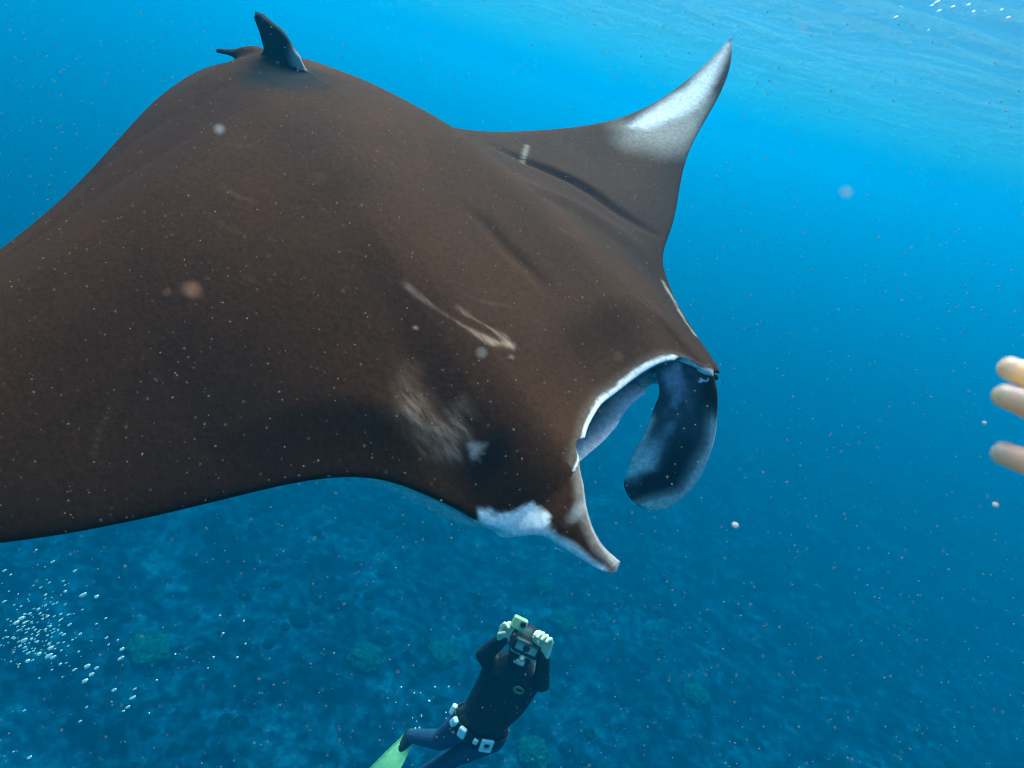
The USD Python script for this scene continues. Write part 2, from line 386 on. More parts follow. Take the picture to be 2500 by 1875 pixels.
WING_WHITE = [(-.699, 1.182), (-.690, 1.13), (-.684, 1.077), (-.677, .996), (-.686, .912), (-.688, .850), (-.680, .806), (-.652, .826), (-.638, .879), (-.626, .918), (-.620, .970), (-.632, 1.027), (-.657, 1.093), (-.688, 1.16)]
WING_PALE = [(-.685, .79), (-.650, .765), (-.605, .80), (-.567, .838), (-.556, .90), (-.573, .943), (-.61, 1.0), (-.65, .95)]
SHOULDER = [(-.305, -.212), (-.292, -.222), (-.283, -.238), (-.261, -.254), (-.235, -.261), (-.206, -.252), (-.177, -.243), (-.161, -.237), (-.165, -.220), (-.176, -.204), (-.203, -.187), (-.212, -.188), (-.213, -.202), (-.214, -.216), (-.229, -.219), (-.251, -.217), (-.278, -.212)]
SHOULDER_SPOT = [(-.146, -.202), (-.161, -.213), (-.149, -.220), (-.143, -.215)]
EYE_PATCH = [(-.104, -.241), (-.085, -.232), (-.066, -.222), (-.060, -.211), (-.045, -.211), (-.033, -.215), (-.026, -.222), (-.012, -.221), (-.02, -.245), (-.059, -.25), (-.090, -.25)]
SCAR_A = [(-.372, -.156), (-.352, -.153), (-.324, -.147), (-.295, -.138), (-.264, -.130), (-.241, -.121), (-.225, -.103)]
SCAR_B = [(-.305, -.124), (-.280, -.117), (-.257, -.107), (-.237, -.101), (-.227, -.103)]

def pigment(P, kind, part):
    x, y, z = P.T; k = np.floor(kind); sub = (kind - k) * 2
    up_side = (k == 0) | ((k == 1) & (z > -.002))
    col = np.zeros((len(P), 3))
    n1 = meshkit.fbm(P * 9, 4, 21); n2 = meshkit.fbm(P * 60, 3, 31); n3 = meshkit.fbm(P * np.array([25, 110, 60]), 3, 41)
    brown, slate, white = np.array([.048, .0148, .0026]), np.array([.010, .012, .014]), np.array([.72, .72, .76])
    col[:] = brown * (.62 + .76 * n1)[:, None]
    def lay(m, c):
        nonlocal col
        m = np.clip(m, 0, 1)[:, None]; col = col * (1 - m) + np.asarray(c) * m
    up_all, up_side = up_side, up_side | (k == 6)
    # dark front margins, with the near wing's shade painted in; the head is blacker
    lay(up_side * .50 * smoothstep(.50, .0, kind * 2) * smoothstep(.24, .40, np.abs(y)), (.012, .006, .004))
    lay(up_side * .25 * smoothstep(-.36, -.12, x), (.018, .008, .005))
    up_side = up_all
    # left wing tip
    d = inside_distance(x, y, WING_PALE); lay(up_side * (y > .6) * smoothstep(-.07, .05, d + .05 * (n1 - .5)) * .6, (.50, .45, .41))
    d = inside_distance(x, y, WING_WHITE); lay(up_side * (y > .6) * smoothstep(-.022, .014, d + .016 * (n1 - .5) + .006 * (n2 - .5)), (.74, .72, .74))
    lay(up_side * (y > .6) * smoothstep(.75, .97, y) * smoothstep(.10, .0, kind * 2) * .6, (.03, .03, .035))
    # shoulder flash, its spot, scars
    d = inside_distance(x, y, SHOULDER)
    marks = up_side * smoothstep(-.014, .024, d + .030 * (n3 - .5)) * (.35 + .6 * n3) * smoothstep(-.33, -.20, x + .25 * (y + .22))
    d = inside_distance(x, y, SHOULDER_SPOT); lay(up_side * smoothstep(-.004, .003, d + .008 * (n2 - .5)) * .8, (.55, .46, .40))
    lay(up_side * smoothstep(.030, .008, np.hypot(x + .135, y + .205)) * .6, (.006, .005, .005))
    for pts, wide, amount in ((SCAR_A, .0034, .85), (SCAR_B, .0030, .7)):
        d, t = line_distance(x, y, pts)
        w = wide * .85 * (.4 + 1.4 * smoothstep(.5, .95, t) + .9 * smoothstep(.35, .12, t))
        marks = np.maximum(marks, up_side * (y < .1) * amount * smoothstep(w * 1.9, w * .3, d + .004 * (n2 - .5)) * (.45 + .55 * smoothstep(.4, .9, t)))
    r_ = np.random.default_rng(3)
    for _ in range(12):                                          # fine old scratches
        a_ = np.array([r_.uniform(-.95, -.2), r_.uniform(-.8, .25)]); g = r_.normal(.3, .5); L_ = r_.uniform(.02, .11)
        d, t = line_distance(x, y, [a_, a_ + L_ * .5 * np.array([math.cos(g), math.sin(g)]), a_ + L_ * np.array([math.cos(g + .2), math.sin(g + .2)])])
        marks = np.maximum(marks, up_side * smoothstep(.0036, .0008, d) * r_.uniform(.06, .16) * np.sin(t * math.pi))
    # small pale scar across the left wing, bright line where the left shoulder meets the head
    d, t = line_distance(x, y, [(-.764, .529), (-.72, .473)]); lay(up_side * smoothstep(.006, .002, d) * .45, (.5, .42, .36))
    d, t = line_distance(x, y, [(-.285, .435), (-.235, .40), (-.185, .355), (-.15, .335)]); lay(up_side * smoothstep(.010, .000, d + .010 * (n2 - .5)) * .5 * smoothstep(.3, .6, n3 + .1), (.42, .35, .30))
    # dorsal fin and its dark saddle
    fin = (k == 8)
    lay(fin * 1.0, slate * (.7 + .9 * n2)[:, None])
    lay(fin * smoothstep(-.905, -.875, x) * smoothstep(.150, .135, z) * smoothstep(.03, .012, np.abs(z - np.interp(x, [-.908, -.888, -.866, -.844], [.152, .142, .136, .124]))) * .6, (.40, .40, .42))
    lay(up_side * smoothstep(.095, .035, np.hypot((x + .865) * .9, (y + .035) * 1.15) + .07 * (n1 - .5) + .03 * (n2 - .5)) * .95, slate * .7)
    lay((k == 9) * smoothstep(-1.07, -1.10, x), (.02, .02, .03))
    # upper lip
    lip_w = np.interp(y, [-.16, -.10, 0, .12, .20, .25], [.005, .007, .009, .010, .009, .008])
    chord = 1.0
    mouth_front = (y > -.165) * (y < .262) * (x > -.16)
    lay((k == 0) * mouth_front * smoothstep(lip_w * 1.25, lip_w * .75, kind * 2 * chord + .006 * (n2 - .5)), white * (.9 + .2 * n2)[:, None])
    lay((k == 0) * mouth_front * smoothstep(.026, .008, kind * 2) * .2, (.3, .25, .22))
    # inside of the mouth: dark roof, pale floor, dark line, white lower lip
    cav = (k == 2)
    lay(cav * 1.0, (.035, .045, .060))
    lay(cav * smoothstep(.42, .62, sub), np.array([.42, .42, .47]) * (.6 + .8 * n1)[:, None])
    lay(cav * smoothstep(.07, .02, sub), white)
    lay(cav * smoothstep(.89, .92, sub) * smoothstep(1.0, .97, sub), (.035, .03, .03))
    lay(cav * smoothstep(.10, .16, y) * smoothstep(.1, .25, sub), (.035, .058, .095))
    # belly
    belly = (k == 3) | ((k == 1) & (z <= -.002))
    lay(belly * smoothstep(-.0, .03, sub), np.array([.70, .72, .74]) * (.9 + .2 * n1)[:, None])
    lay(belly * mouth_front * smoothstep(.05, .01, sub), white)
    lay(belly * (~mouth_front) * smoothstep(.03, .0, sub), (.03, .022, .018))
    # cheek patch in front of the near eye
    head_side = (k == 0) | (k == 1) | (k == 3) | (k == 6)
    d = inside_distance(x, y, EYE_PATCH); patch = smoothstep(-.002, .003, d + .012 * (n2 - .5) + .008 * (n3 - .5)) * (x < -.012) * (y < -.18)
    lay(head_side * patch * smoothstep(.075, .055, z), np.array([.84, .84, .84]) * (.88 + .24 * n2)[:, None])
    # fins of the head
    f4 = (k == 4)
    u = np.interp(z, [-.287, -.2, -.1, 0], [-.03, .017, .0, -.06]) - x          # distance behind the fin's front edge
    lay(f4 * 1.0, np.array([.055, .057, .072]) * (.3 + 1.4 * n1)[:, None])
    lay(f4 * smoothstep(.44, .68, meshkit.fbm(P * np.array([30, 20, 9]), 3, 55)) * .8 * smoothstep(.02, .06, u), (.30, .31, .42))
    back = smoothstep(.055, .080, u) * smoothstep(-.11, -.20, z)
    lay(f4 * np.clip(back + smoothstep(-.270, -.284, z), 0, 1) * (.75 + .3 * n3), white)
    lay(f4 * smoothstep(.024, .004, u) * smoothstep(-.02, -.08, z) * .7, (.46, .40, .36))
    lay(f4 * np.maximum(smoothstep(.007, .001, u), smoothstep(.085, .094, u) * smoothstep(-.07, -.12, z)) * smoothstep(-.03, -.07, z), (.62, .60, .60))
    lay(f4 * smoothstep(.018, .030, u) * smoothstep(.062, .045, u) * smoothstep(-.09, -.13, z) * .65, (.010, .011, .014))
    lay(f4 * smoothstep(-.075, -.02, z) * smoothstep(.028, .008, u), brown * .7)
    lay((k == 5) * 1.0, brown * .8)
    f6 = (k == 6)
    front = smoothstep(.006, .001, np.interp(x, [-.051, -.022, .006, .027, .046, .060], [.077, .081, .082, .083, .086, .088]) - z)
    lay(f6 * front * .7, (.26, .20, .17))
    lay(f6 * smoothstep(.012, .003, np.hypot(x + .012, (z - .078) * 1.2) + .014 * (n2 - .5)) * .45, (.42, .40, .38))
    low = smoothstep(.004, -.004, z - np.interp(x, [-.05, -.02, .01, .035, .05, .06], [.020, .052, .068, .076, .082, .086]))
    lay(f6 * low * smoothstep(-.03, -.02, x) * smoothstep(.06, .05, x), (.74, .78, .78))
    lay((k == 7) * 1.0, (.30, .28, .28))
    return np.clip(col, .003, .88), marks

skin_mat = usdkit.material(stage, '/World/Looks/manta_skin', {
    'a': ('attribute', {'attribute': 'pigment'}), 'mask': ('attribute', {'attribute': 'marks'}), 'mp': ('mapping', {'scale': (26, 120, 60), 'rotation': (0, 0, -.33)}), 'sn': ('noise_texture', {'scale': 1.0, 'detail': 5, 'roughness': .65}),
    'sr': ('map_range', {'from_min': .36, 'from_max': .66, 'to_min': .22, 'to_max': 1.15, 'clamp': True}), 'mm': ('math', {'math_type': 'multiply', 'use_clamp': True}), 'mk': ('mix_color', {'blend_type': 'mix', 'b': (.40, .24, .165)}), 'tc': ('texture_coordinate', {}),
    'n': ('noise_texture', {'scale': 95, 'detail': 4, 'roughness': .7}), 'm': ('map_range', {'from_min': .3, 'from_max': .7, 'to_min': .72, 'to_max': 1.28}),
    'v': ('voronoi_texture', {'scale': 55}), 'sp': ('map_range', {'from_min': .05, 'from_max': .11, 'to_min': .20, 'to_max': 0.0, 'clamp': True}),
    'mul': ('vector_math', {'math_type': 'scale'}), 'mx': ('mix_color', {'blend_type': 'mix', 'b': (.10, .065, .045)}),
    'bu': ('bump', {'strength': .25, 'distance': .004}), 'p': ('principled_bsdf', {'roughness': .8, 'specular_ior_level': .08})},
    [('tc.object', 'n.vector'), ('n.fac', 'm.value'), ('a.color', 'mul.vector1'), ('m.result', 'mul.scale'), ('tc.object', 'v.vector'), ('v.distance', 'sp.value'),
     ('mul.vector', 'mx.a'), ('sp.result', 'mx.fac'), ('mx.result', 'mk.a'), ('tc.object', 'mp.vector'), ('mp.vector', 'sn.vector'), ('sn.fac', 'sr.value'), ('mask.fac', 'mm.value1'), ('sr.result', 'mm.value2'), ('mm.value', 'mk.fac'), ('mk.result', 'p.base_color'), ('n.fac', 'bu.height'), ('bu.normal', 'p.normal')], surface='p.BSDF')
manta = thing('manta_ray', frame(mouth_at, *axes.T), label='large dark brown manta ray with white wing tip and open mouth, gliding over the reef', category='manta ray')
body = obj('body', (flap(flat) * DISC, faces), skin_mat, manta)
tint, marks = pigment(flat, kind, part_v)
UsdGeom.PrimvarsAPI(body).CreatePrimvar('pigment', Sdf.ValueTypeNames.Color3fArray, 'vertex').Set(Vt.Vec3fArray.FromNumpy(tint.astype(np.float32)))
UsdGeom.PrimvarsAPI(body).CreatePrimvar('marks', Sdf.ValueTypeNames.FloatArray, 'vertex').Set(Vt.FloatArray.FromNumpy(marks.astype(np.float32)))
eye_mat = usdkit.material(stage, '/World/Looks/eye', {'p': ('principled_bsdf', {'base_color': (.012, .010, .010), 'roughness': .15})}, surface='p.BSDF')
for q in ((-.062, -.222, -.010), (-.070, .270, .004)):
    e = trimesh.creation.icosphere(3, .0070); e.vertices *= [1.3, .8, 1]
    e.vertices = flap(np.asarray(e.vertices) + q) * DISC
    obj('eye', e, eye_mat, manta)

# ---------------------------------------------------------------- reef: rubble and coral heads on the seabed
rng = np.random.default_rng(7)
def bed_at(x, y): return float(bed_height(np.array([[x, y, 0.0]]))[0])
def on_bed(px, py):
    d = place(px, py, 1.0); t = BED / d[2]
    for _ in range(12): t = bed_at(*(d * t)[:2]) / d[2]
    return d * t
def rock(r, seed, squash=.7, lumps=1.6, sub=3):
    m = trimesh.creation.icosphere(sub, 1.0); v = np.array(m.vertices)
    v *= (.62 + .75 * meshkit.fbm(v * lumps + seed * 7.3, 4, seed))[:, None] * r * np.array([1, 1, squash])
    return v, np.array(m.faces)
rubble_mat = usdkit.material(stage, '/World/Looks/rubble', {
    'tc': ('geometry', {}), 'n': ('noise_texture', {'scale': 3.5, 'detail': 6, 'roughness': .7}), 'r': ('rgb_ramp', {'ramp': [(.3, (.03, .035, .04)), (.5, (.07, .06, .08)), (.7, (.20, .17, .20))]}), 'd': ('diffuse_bsdf', {})},
    [('tc.position', 'n.vector'), ('n.fac', 'r.fac'), ('r.color', 'd.color')], surface='d.BSDF')
V, Fc, off = [], [], 0
for i in range(800):
    while True:
        x, y = rng.uniform(-30, 38), rng.uniform(8, 75)
        if meshkit.fbm(np.array([[x * .15, y * .15, 3.0]]), 3, 77)[0] > rng.uniform(.40, .72): break
    v, f = rock(rng.uniform(.12, .42) * (1.6 if rng.random() < .1 else 1), i % 23, rng.uniform(.4, .8), 1.8, 1)
    v = v @ Rotation.from_euler('z', rng.uniform(0, 6.3)).as_matrix().T + [x, y, bed_at(x, y)]
    V.append(v); Fc.append(f + off); off += len(v)
obj('reef_rubble', (np.vstack(V), np.vstack(Fc)), rubble_mat, label='broken coral rubble strewn over the seabed', category='rubble', kind='stuff')

coral_mat = usdkit.material(stage, '/World/Looks/coral', {
    'tc': ('geometry', {}), 'n': ('voronoi_texture', {'scale': 5}), 'r': ('rgb_ramp', {'ramp': [(0, (.36, .38, .30)), (.6, (.16, .18, .14))]}), 'd': ('diffuse_bsdf', {})},
    [('tc.position', 'n.vector'), ('n.distance', 'r.fac'), ('r.color', 'd.color')], surface='d.BSDF')
CORALS = [(362, 1592, .62, 'pale green coral head on the seabed beside the bubble cluster'),
          (893, 1606, .56, 'rounded coral head on the seabed left of the diver, the farther from him'),
          (1078, 1600, .54, 'rounded coral head on the seabed just left of the diver\'s raised elbow'),
          (1372, 1522, .55, 'pale coral head on the seabed behind the diver\'s raised hands'),
          (2205, 1522, .60, 'lone pale coral head on the open seabed at the right'),
          (1330, 1432, .40, 'small coral head on the seabed under the manta\'s nearer head fin'),
          (1300, 1842, .55, 'coral head on the seabed nearest the foot of the picture, right of the diver\'s belt'),
          (1700, 1700, .50, 'dull coral head on the seabed between the diver and the lone pale one')]
for i, (px, py, r, label) in enumerate(CORALS):
    r *= 1.45; v, f = rock(r, 40 + i, .55, 2.6, 4)
    q = on_bed(px, py)
    obj('coral_head', (v + q + [0, 0, r * .15], f), coral_mat, label=label, category='coral', group='coral heads on the seabed')

# ---------------------------------------------------------------- freediver below the manta
def mat(name, color, rough=.6, **kw):
    return usdkit.material(stage, f'/World/Looks/{name}', {
        'tc': ('texture_coordinate', {}), 'n': ('noise_texture', {'scale': kw.pop('scale', 30), 'detail': 4}), 'm': ('map_range', {'to_min': .75, 'to_max': 1.25}),
        'c': ('color', {'value': color}), 's': ('vector_math', {'math_type': 'scale'}), 'bu': ('bump', {'strength': kw.pop('folds', .1), 'distance': .02}), 'p': ('principled_bsdf', {'roughness': rough, **kw})},
        [('tc.object', 'n.vector'), ('n.fac', 'm.value'), ('c.color', 's.vector1'), ('m.result', 's.scale'), ('s.vector', 'p.base_color'), ('n.fac', 'bu.height'), ('bu.normal', 'p.normal')], surface='p.BSDF')
suit_mat = mat('wetsuit', (.014, .014, .017), .55, specular_ior_level=.35, folds=.9, scale=11)
skin_person = mat('skin', (.90, .74, .52), .5, scale=14)
white_mat = mat('white_paint', (.80, .80, .80), .45)
rubber_mat = mat('black_rubber', (.02, .02, .022), .5)
pants_mat = mat('blue_pants', (.02, .05, .11), .8)
fin_mat = mat('fin_blade', (.50, .78, .32), .4)
lens_mat = mat('mask_lens', (.35, .42, .36), .12)
logo_mat = mat('chest_print', (.20, .24, .13), .7)
badge_mat = mat('camera_shell', (.48, .58, .26), .3)
belt_mat = mat('belt_webbing', (.015, .015, .018), .8)

origin = place(1172, 1765, 4.15)                        # the waist
T = np.eye(4); T[3, :3] = origin
diver = thing('person', T, label='freediver in a black wetsuit and white weight belt looking up, both hands raised', category='person')
D = lambda px, py, z: place(px, py, z) - origin
J = dict(head=D(1281, 1574, 3.93), chin=D(1272, 1596, 3.92), neck=D(1262, 1612, 4.02), chest=D(1250, 1648, 4.06), ribs=D(1222, 1700, 4.10), waist=D(1184, 1748, 4.14), pelvis=D(1166, 1782, 4.22))
axis = J['neck'] - J['pelvis']; axis /= np.linalg.norm(axis)
side_ = np.cross(axis, -fwd); side_ /= np.linalg.norm(side_)          # towards the picture's right
front = np.cross(side_, axis); front /= np.linalg.norm(front)
if front @ fwd > 0: front = -front
if side_ @ right < 0: side_ = -side_
sh = {-1: D(1203, 1622, 4.06), 1: D(1302, 1640, 4.06)}
el = {-1: D(1182, 1600, 3.98), 1: D(1322, 1668, 3.98)}
wr = {-1: D(1226, 1560, 3.86), 1: D(1327, 1600, 3.84)}
hp = {-1: J['pelvis'] - side_ * .09, 1: J['pelvis'] + side_ * .09}
kn = {-1: D(1078, 1806, 4.62), 1: D(1112, 1846, 4.66)}
an = {-1: D(1002, 1796, 4.86), 1: D(1020, 1896, 5.0)}
def trunk(e=0.0):
    c = []
    for s in (-1, 1):
        c.append([(J['neck'] + side_ * s * .03, .055 + e), (J['chest'] + side_ * s * .085, .095 + e), (J['ribs'] + side_ * s * .075, .095 + e), (J['waist'] + side_ * s * .06, .085 + e), (hp[s], .095 + e)])
        c.append([(J['chest'] + side_ * s * .05, .09 + e), (sh[s], .062 + e)])
        c.append([(sh[s], .060 + e), (el[s], .046 + e), (wr[s] * .97 + el[s] * .03, .034 + e)])
    c.append([(J['neck'], .058 + e), (J['chest'], .11 + e), (J['ribs'], .11 + e), (J['waist'], .10 + e), (J['pelvis'], .11 + e)])
    return c
legs = lambda e=0.0: [[(hp[s], .092 + e), (kn[s], .062 + e), (an[s], .042 + e)] for s in (-1, 1)]
face = front * .86 + axis * .30; face /= np.linalg.norm(face)
crown = axis - face * (axis @ face); crown /= np.linalg.norm(crown)
def hand_chains(w, toward, palm_n, curl, spread, L=.185):
    """Palm and five bent fingers growing from the wrist w; palm_n: the way the palm faces."""
    t = np.asarray(toward, float); t /= np.linalg.norm(t); nrm = palm_n - t * (palm_n @ t); nrm /= np.linalg.norm(nrm); lat = np.cross(t, nrm)
    chains = []
    for k, (o, ln) in enumerate(((-.034, .086), (-.012, .096), (.012, .090), (.034, .072))):
        mcp = w + t * .095 + lat * o * 1.1
        chains.append([(w + lat * o * .5, .019), (mcp, .0145)])
        d = t + lat * o * spread; d /= np.linalg.norm(d); p = mcp; seg = [(p, .0135)]
        for q, fr in enumerate((.45, .30, .25)):
            a = curl * (q + .6); dd = d * math.cos(a) + nrm * math.sin(a); p = p + dd * ln * fr; seg.append((p, .0126 - .0013 * q))
        chains.append(seg)
    b = w + t * .03 - lat * .022
    chains.append([(b, .016), (b + t * .03 - lat * .030 + nrm * .018, .013), (b + t * .052 - lat * .034 + nrm * .036, .0115), (b + t * .072 - lat * .028 + nrm * .050, .010)])
    return chains
hands = []
for s, to in ((-1, D(1252, 1500, 3.80)), (1, D(1336, 1545, 3.82))):
    hands += hand_chains(wr[s], to - wr[s], front * .8 + side_ * -s * .6, .62 if s < 0 else .8, 3.0)
head_c = [[(J['head'] + crown * .02, .090), (J['head'] - crown * .055 + face * .028, .060)], [(J['neck'], .052), (J['head'] - crown * .03, .060)],
          [(J['head'] + face * .088 - crown * .012, .014), (J['head'] + face * .098 - crown * .042, .018)], [(J['head'] + face * .075 - crown * .082 - side_ * .022, .013), (J['head'] + face * .075 - crown * .082 + side_ * .022, .013)]]
for s in (-1, 1): head_c.append([(J['head'] + side_ * s * .082 + crown * .008, .018), (J['head'] + side_ * s * .082 - crown * .022, .014)])
v, f = limb(trunk(-.006) + legs(-.006) + head_c + hands, .014, 8)
obj('body', (v, f), skin_person, diver)
v, f = limb(trunk(.004), .016, 10); obj('wetsuit', (v, f), suit_mat, diver)
v, f = limb([[(J['head'] + crown * .025, .096), (J['head'] - crown * .02 - face * .02, .082)], [(J['head'] - face * .02, .085), (J['neck'], .060)], [(J['head'] - crown * .060 + face * .028, .066), (J['neck'], .064)]], .014, 6); obj('hood', (v, f), suit_mat, diver)
v, f = limb(legs(.006) + [[(hp[-1], .10), (hp[1], .10)]], .018, 10); obj('trousers', (v, f), pants_mat, diver)
def local(o, ax, ay, az, m):
    v, f = (m if isinstance(m, tuple) else arr(m)); return np.asarray(v) @ np.array([ax, ay, az]) + o, f
def rbox(x, y, z, r):
    c = [manifold3d.Manifold.sphere(r, 12).translate([sx * (x / 2 - r), sy * (y / 2 - r), sz * (z / 2 - r)]) for sx in (-1, 1) for sy in (-1, 1) for sz in (-1, 1)]
    return manifold3d.Manifold.batch_hull(c)
# mask: skirt, two lenses, strap, snorkel mouthpiece
skirt = rbox(.165, .085, .05, .018) - (rbox(.062, .056, .2, .012).translate([.038, .002, 0]) + rbox(.062, .056, .2, .012).translate([-.038, .002, 0]))
o = J['head'] + face * .090 + crown * .018
mk = obj('mask', local(o, side_, crown, face, skirt), rubber_mat, diver, smooth=40)
for s in (-1, 1): obj('lens', local(o + side_ * s * .038 + face * .006, side_, crown, face, rbox(.058, .052, .012, .005)), lens_mat, mk, smooth=40)
strap = manifold3d.Manifold.revolve(manifold3d.CrossSection.square([.006, .024], True).translate([.101, 0]), 48).rotate([90, 0, 0])
obj('strap', local(J['head'] + crown * .018, side_, crown, face, strap), rubber_mat, mk, smooth=40)
obj('mouthpiece', local(J['head'] + face * .098 - crown * .070, side_, crown, face, rbox(.055, .030, .03, .010)), lens_mat, diver, smooth=40)
# chest print: a small oval emblem
em = manifold3d.Manifold.cylinder(.004, .034, .034, 32).scale([1, .8, 1]) - manifold3d.Manifold.cylinder(.02, .024, .024, 32).scale([1, .55, 1]).translate([.004, 0, -.005])
o = D(1271, 1656, 4.04) + front * .0; o = J['chest'] + side_ * ((o - J['chest']) @ side_) + axis * ((o - J['chest']) @ axis) + front * .112
obj('chest_emblem', local(o, side_, axis, front, em), logo_mat, diver, smooth=40)
# weight belt
wb = J['waist'] * .42 + J['pelvis'] * .58
a_, b_ = .178, .125
n = 64; t = np.linspace(0, 2 * math.pi, n, endpoint=False); ring = []
for rr, hh in ((0, -.026), (.007, -.026), (.007, .026), (0, .026)):
    ring.append(wb + np.outer((a_ + rr) * np.cos(t), side_) + np.outer((b_ + rr) * np.sin(t), front) + axis * hh)
A = np.stack(ring, 1); belt = obj('weight_belt', (A.reshape(-1, 3), tris(grid_faces(n, 4, True, True))), belt_mat, diver, smooth=30)
def on_belt(deg, m, name, material, roll=0, lift=.016):
    g = math.radians(deg); nrm = math.cos(g) * side_ / a_ + math.sin(g) * front / b_; nrm /= np.linalg.norm(nrm)
    tan = np.cross(axis, nrm); p = wb + a_ * math.cos(g) * side_ + b_ * math.sin(g) * front + nrm * lift
    c, s = math.cos(roll), math.sin(roll)
    obj(name, local(p, tan * c + axis * s, axis * c - tan * s, nrm, m), material, belt, smooth=40)
w_m = rbox(.044, .066, .034, .011)
on_belt(186, w_m, 'weight', white_mat, .2); on_belt(150, w_m, 'weight', white_mat, -.25); on_belt(122, rbox(.050, .072, .034, .011), 'weight', white_mat, .1)
buckle = rbox(.078, .096, .022, .008) - rbox(.036, .052, .2, .006)
on_belt(70, buckle, 'buckle', white_mat, .12, .018); on_belt(92, rbox(.03, .035, .02, .006), 'belt_slide', white_mat, 0)
# long fins
def fin_blade(s, tip):
    a = an[s]; d = tip - a; L = np.linalg.norm(d); d /= L; n_ = -fwd - d * (-fwd @ d); n_ /= np.linalg.norm(n_); l = np.cross(d, n_)
    u = np.linspace(0, 1, 30); half = np.interp(u, [0, .12, .35, .8, .95, 1], [.045, .052, .075, .105, .105, .085]); z = .05 * np.sin(u * 2.6)
    vv = []
    for k in range(30):
        for q in np.linspace(-1, 1, 13): vv.append(a + d * u[k] * L + l * half[k] * q + n_ * (z[k] + .006 * (abs(q) > .9)))
    top = np.array(vv); bot = top - n_ * .006
    f = tris(grid_faces(30, 13)); idx = np.arange(390).reshape(30, 13); loop = np.r_[idx[0], idx[1:, -1], idx[-1, ::-1][1:], idx[::-1, 0][1:-1]]
    k2 = np.roll(loop, -1); rim = np.vstack([np.stack([loop, k2, loop + 390], 1), np.stack([k2, k2 + 390, loop + 390], 1)])
    return np.vstack([top, bot]), np.vstack([f, f[:, ::-1] + 390, rim[:, ::-1]])
for s, tip in ((-1, D(893, 1935, 4.75)), (1, D(905, 2040, 5.0))):
    fb = obj('swim_fin', fin_blade(s, tip), fin_mat, diver, smooth=40)
    v, f = limb([[(an[s], .050), (an[s] + (tip - an[s]) * .22, .035)]], .014, 4); obj('foot_pocket', (v, f), rubber_mat, fb)
# the camera he holds up
co = place(1268, 1522, 3.74)
cam_thing = thing('action_camera', frame(co, side_, crown, face), label='small clear-cased action camera held up in the diver\'s raised hand', category='camera')
obj('housing', rbox(.085, .070, .045, .010), badge_mat, cam_thing, smooth=40)
lens = manifold3d.Manifold.cylinder(.016, .017, .015, 32).translate([.018, .010, .020]) - manifold3d.Manifold.cylinder(.02, .011, .011, 32).translate([.018, .010, .031])
obj('lens', lens, rubber_mat, cam_thing, smooth=40)
obj('handle', manifold3d.Manifold.cylinder(.10, .011, .013, 24).rotate([90, 0, 0]).translate([0, -.03, 0]), rubber_mat, cam_thing, smooth=40)

# ---------------------------------------------------------------- the hand that reaches in from the right
hand_skin = usdkit.material(stage, '/World/Looks/hand_skin', {
    'tc': ('texture_coordinate', {}), 'n': ('noise_texture', {'scale': 60, 'detail': 5}), 'r': ('rgb_ramp', {'ramp': [(.3, (.98, .23, .16)), (.7, (.99, .32, .24))]}),
    'w': ('noise_texture', {'scale': 420, 'detail': 4}), 'bu': ('bump', {'strength': .25, 'distance': .0008}),
    'p': ('principled_bsdf', {'roughness': .5, 'subsurface_weight': .9, 'subsurface_scale': .022, 'subsurface_radius': (1, .32, .16)})},
    [('tc.object', 'n.vector'), ('n.fac', 'r.fac'), ('r.color', 'p.base_color'), ('tc.object', 'w.vector'), ('w.fac', 'bu.height'), ('bu.normal', 'p.normal')], surface='p.BSDF')
nail_mat = mat('nail', (.85, .62, .55), .25)
HZ = .43
wrist = place(2960, 1300, .44)
T = np.eye(4); T[3, :3] = wrist
arm = thing('person', T, label='pale bare hand of a swimmer reaching in towards the manta, fingers spread', category='person')
hq = lambda px, py, z=HZ: place(px, py, z) - wrist
FING = [[(2715, 1020, .440), (2602, 962, .425), (2527, 922, .424), (2466, 900, .428)],
        [(2705, 1085, .435), (2590, 1032, .418), (2512, 988, .418), (2454, 967, .423)],
        [(2700, 1172, .432), (2586, 1162, .416), (2508, 1127, .417), (2449, 1108, .422)],
        [(2722, 1225, .432), (2640, 1240, .420), (2586, 1236, .421), (2540, 1222, .425)]]
RAD = [(.0115, .0098, .0088, .0074), (.0115, .0098, .0088, .0076), (.0112, .0094, .0084, .0070), (.0102, .0084, .0075, .0064)]
ch = []
for k, (fg, rd) in enumerate(zip(FING, RAD)):
    p = [hq(*q) for q in fg]
    ch.append([(hq(2930, 1250 + 30 * k, .442), .020), (p[0], .0135)])
    ch.append(list(zip(p, rd)))
ch.append([(hq(2930, 1250, .442), .020), (hq(2845, 1090, .42), .015), (hq(2760, 990, .405), .0115), (hq(2690, 925, .40), .0095)])
ch.append([(hq(2725, 1040, .437), .013), (hq(2725, 1215, .433), .012)]); ch.append([(hq(2840, 1140, .44), .016), (hq(2840, 1260, .438), .016)])
ch.append([(hq(2940, 1270, .442), .024), (hq(3060, 1350, .44), .026), (hq(3500, 1560, .42), .042), (hq(3900, 1750, .40), .046)])
v, f = limb(ch, .003, 10)
obj('hand_and_forearm', (v, f), hand_skin, arm)
for k, fg in enumerate(FING):
    a, b = hq(*fg[2]), hq(*fg[3]); d = (b - a) / np.linalg.norm(b - a); n_ = up - d * (up @ d); n_ = n_ * .75 + fwd * .66; n_ -= d * (n_ @ d); n_ /= np.linalg.norm(n_); l = np.cross(d, n_)
    m = manifold3d.Manifold.sphere(1, 24).scale([.0062, .0048, .0012])
    obj('fingernail', local(b - d * .001 + n_ * (RAD[k][3] * .90), d, l, n_, m), nail_mat, arm)

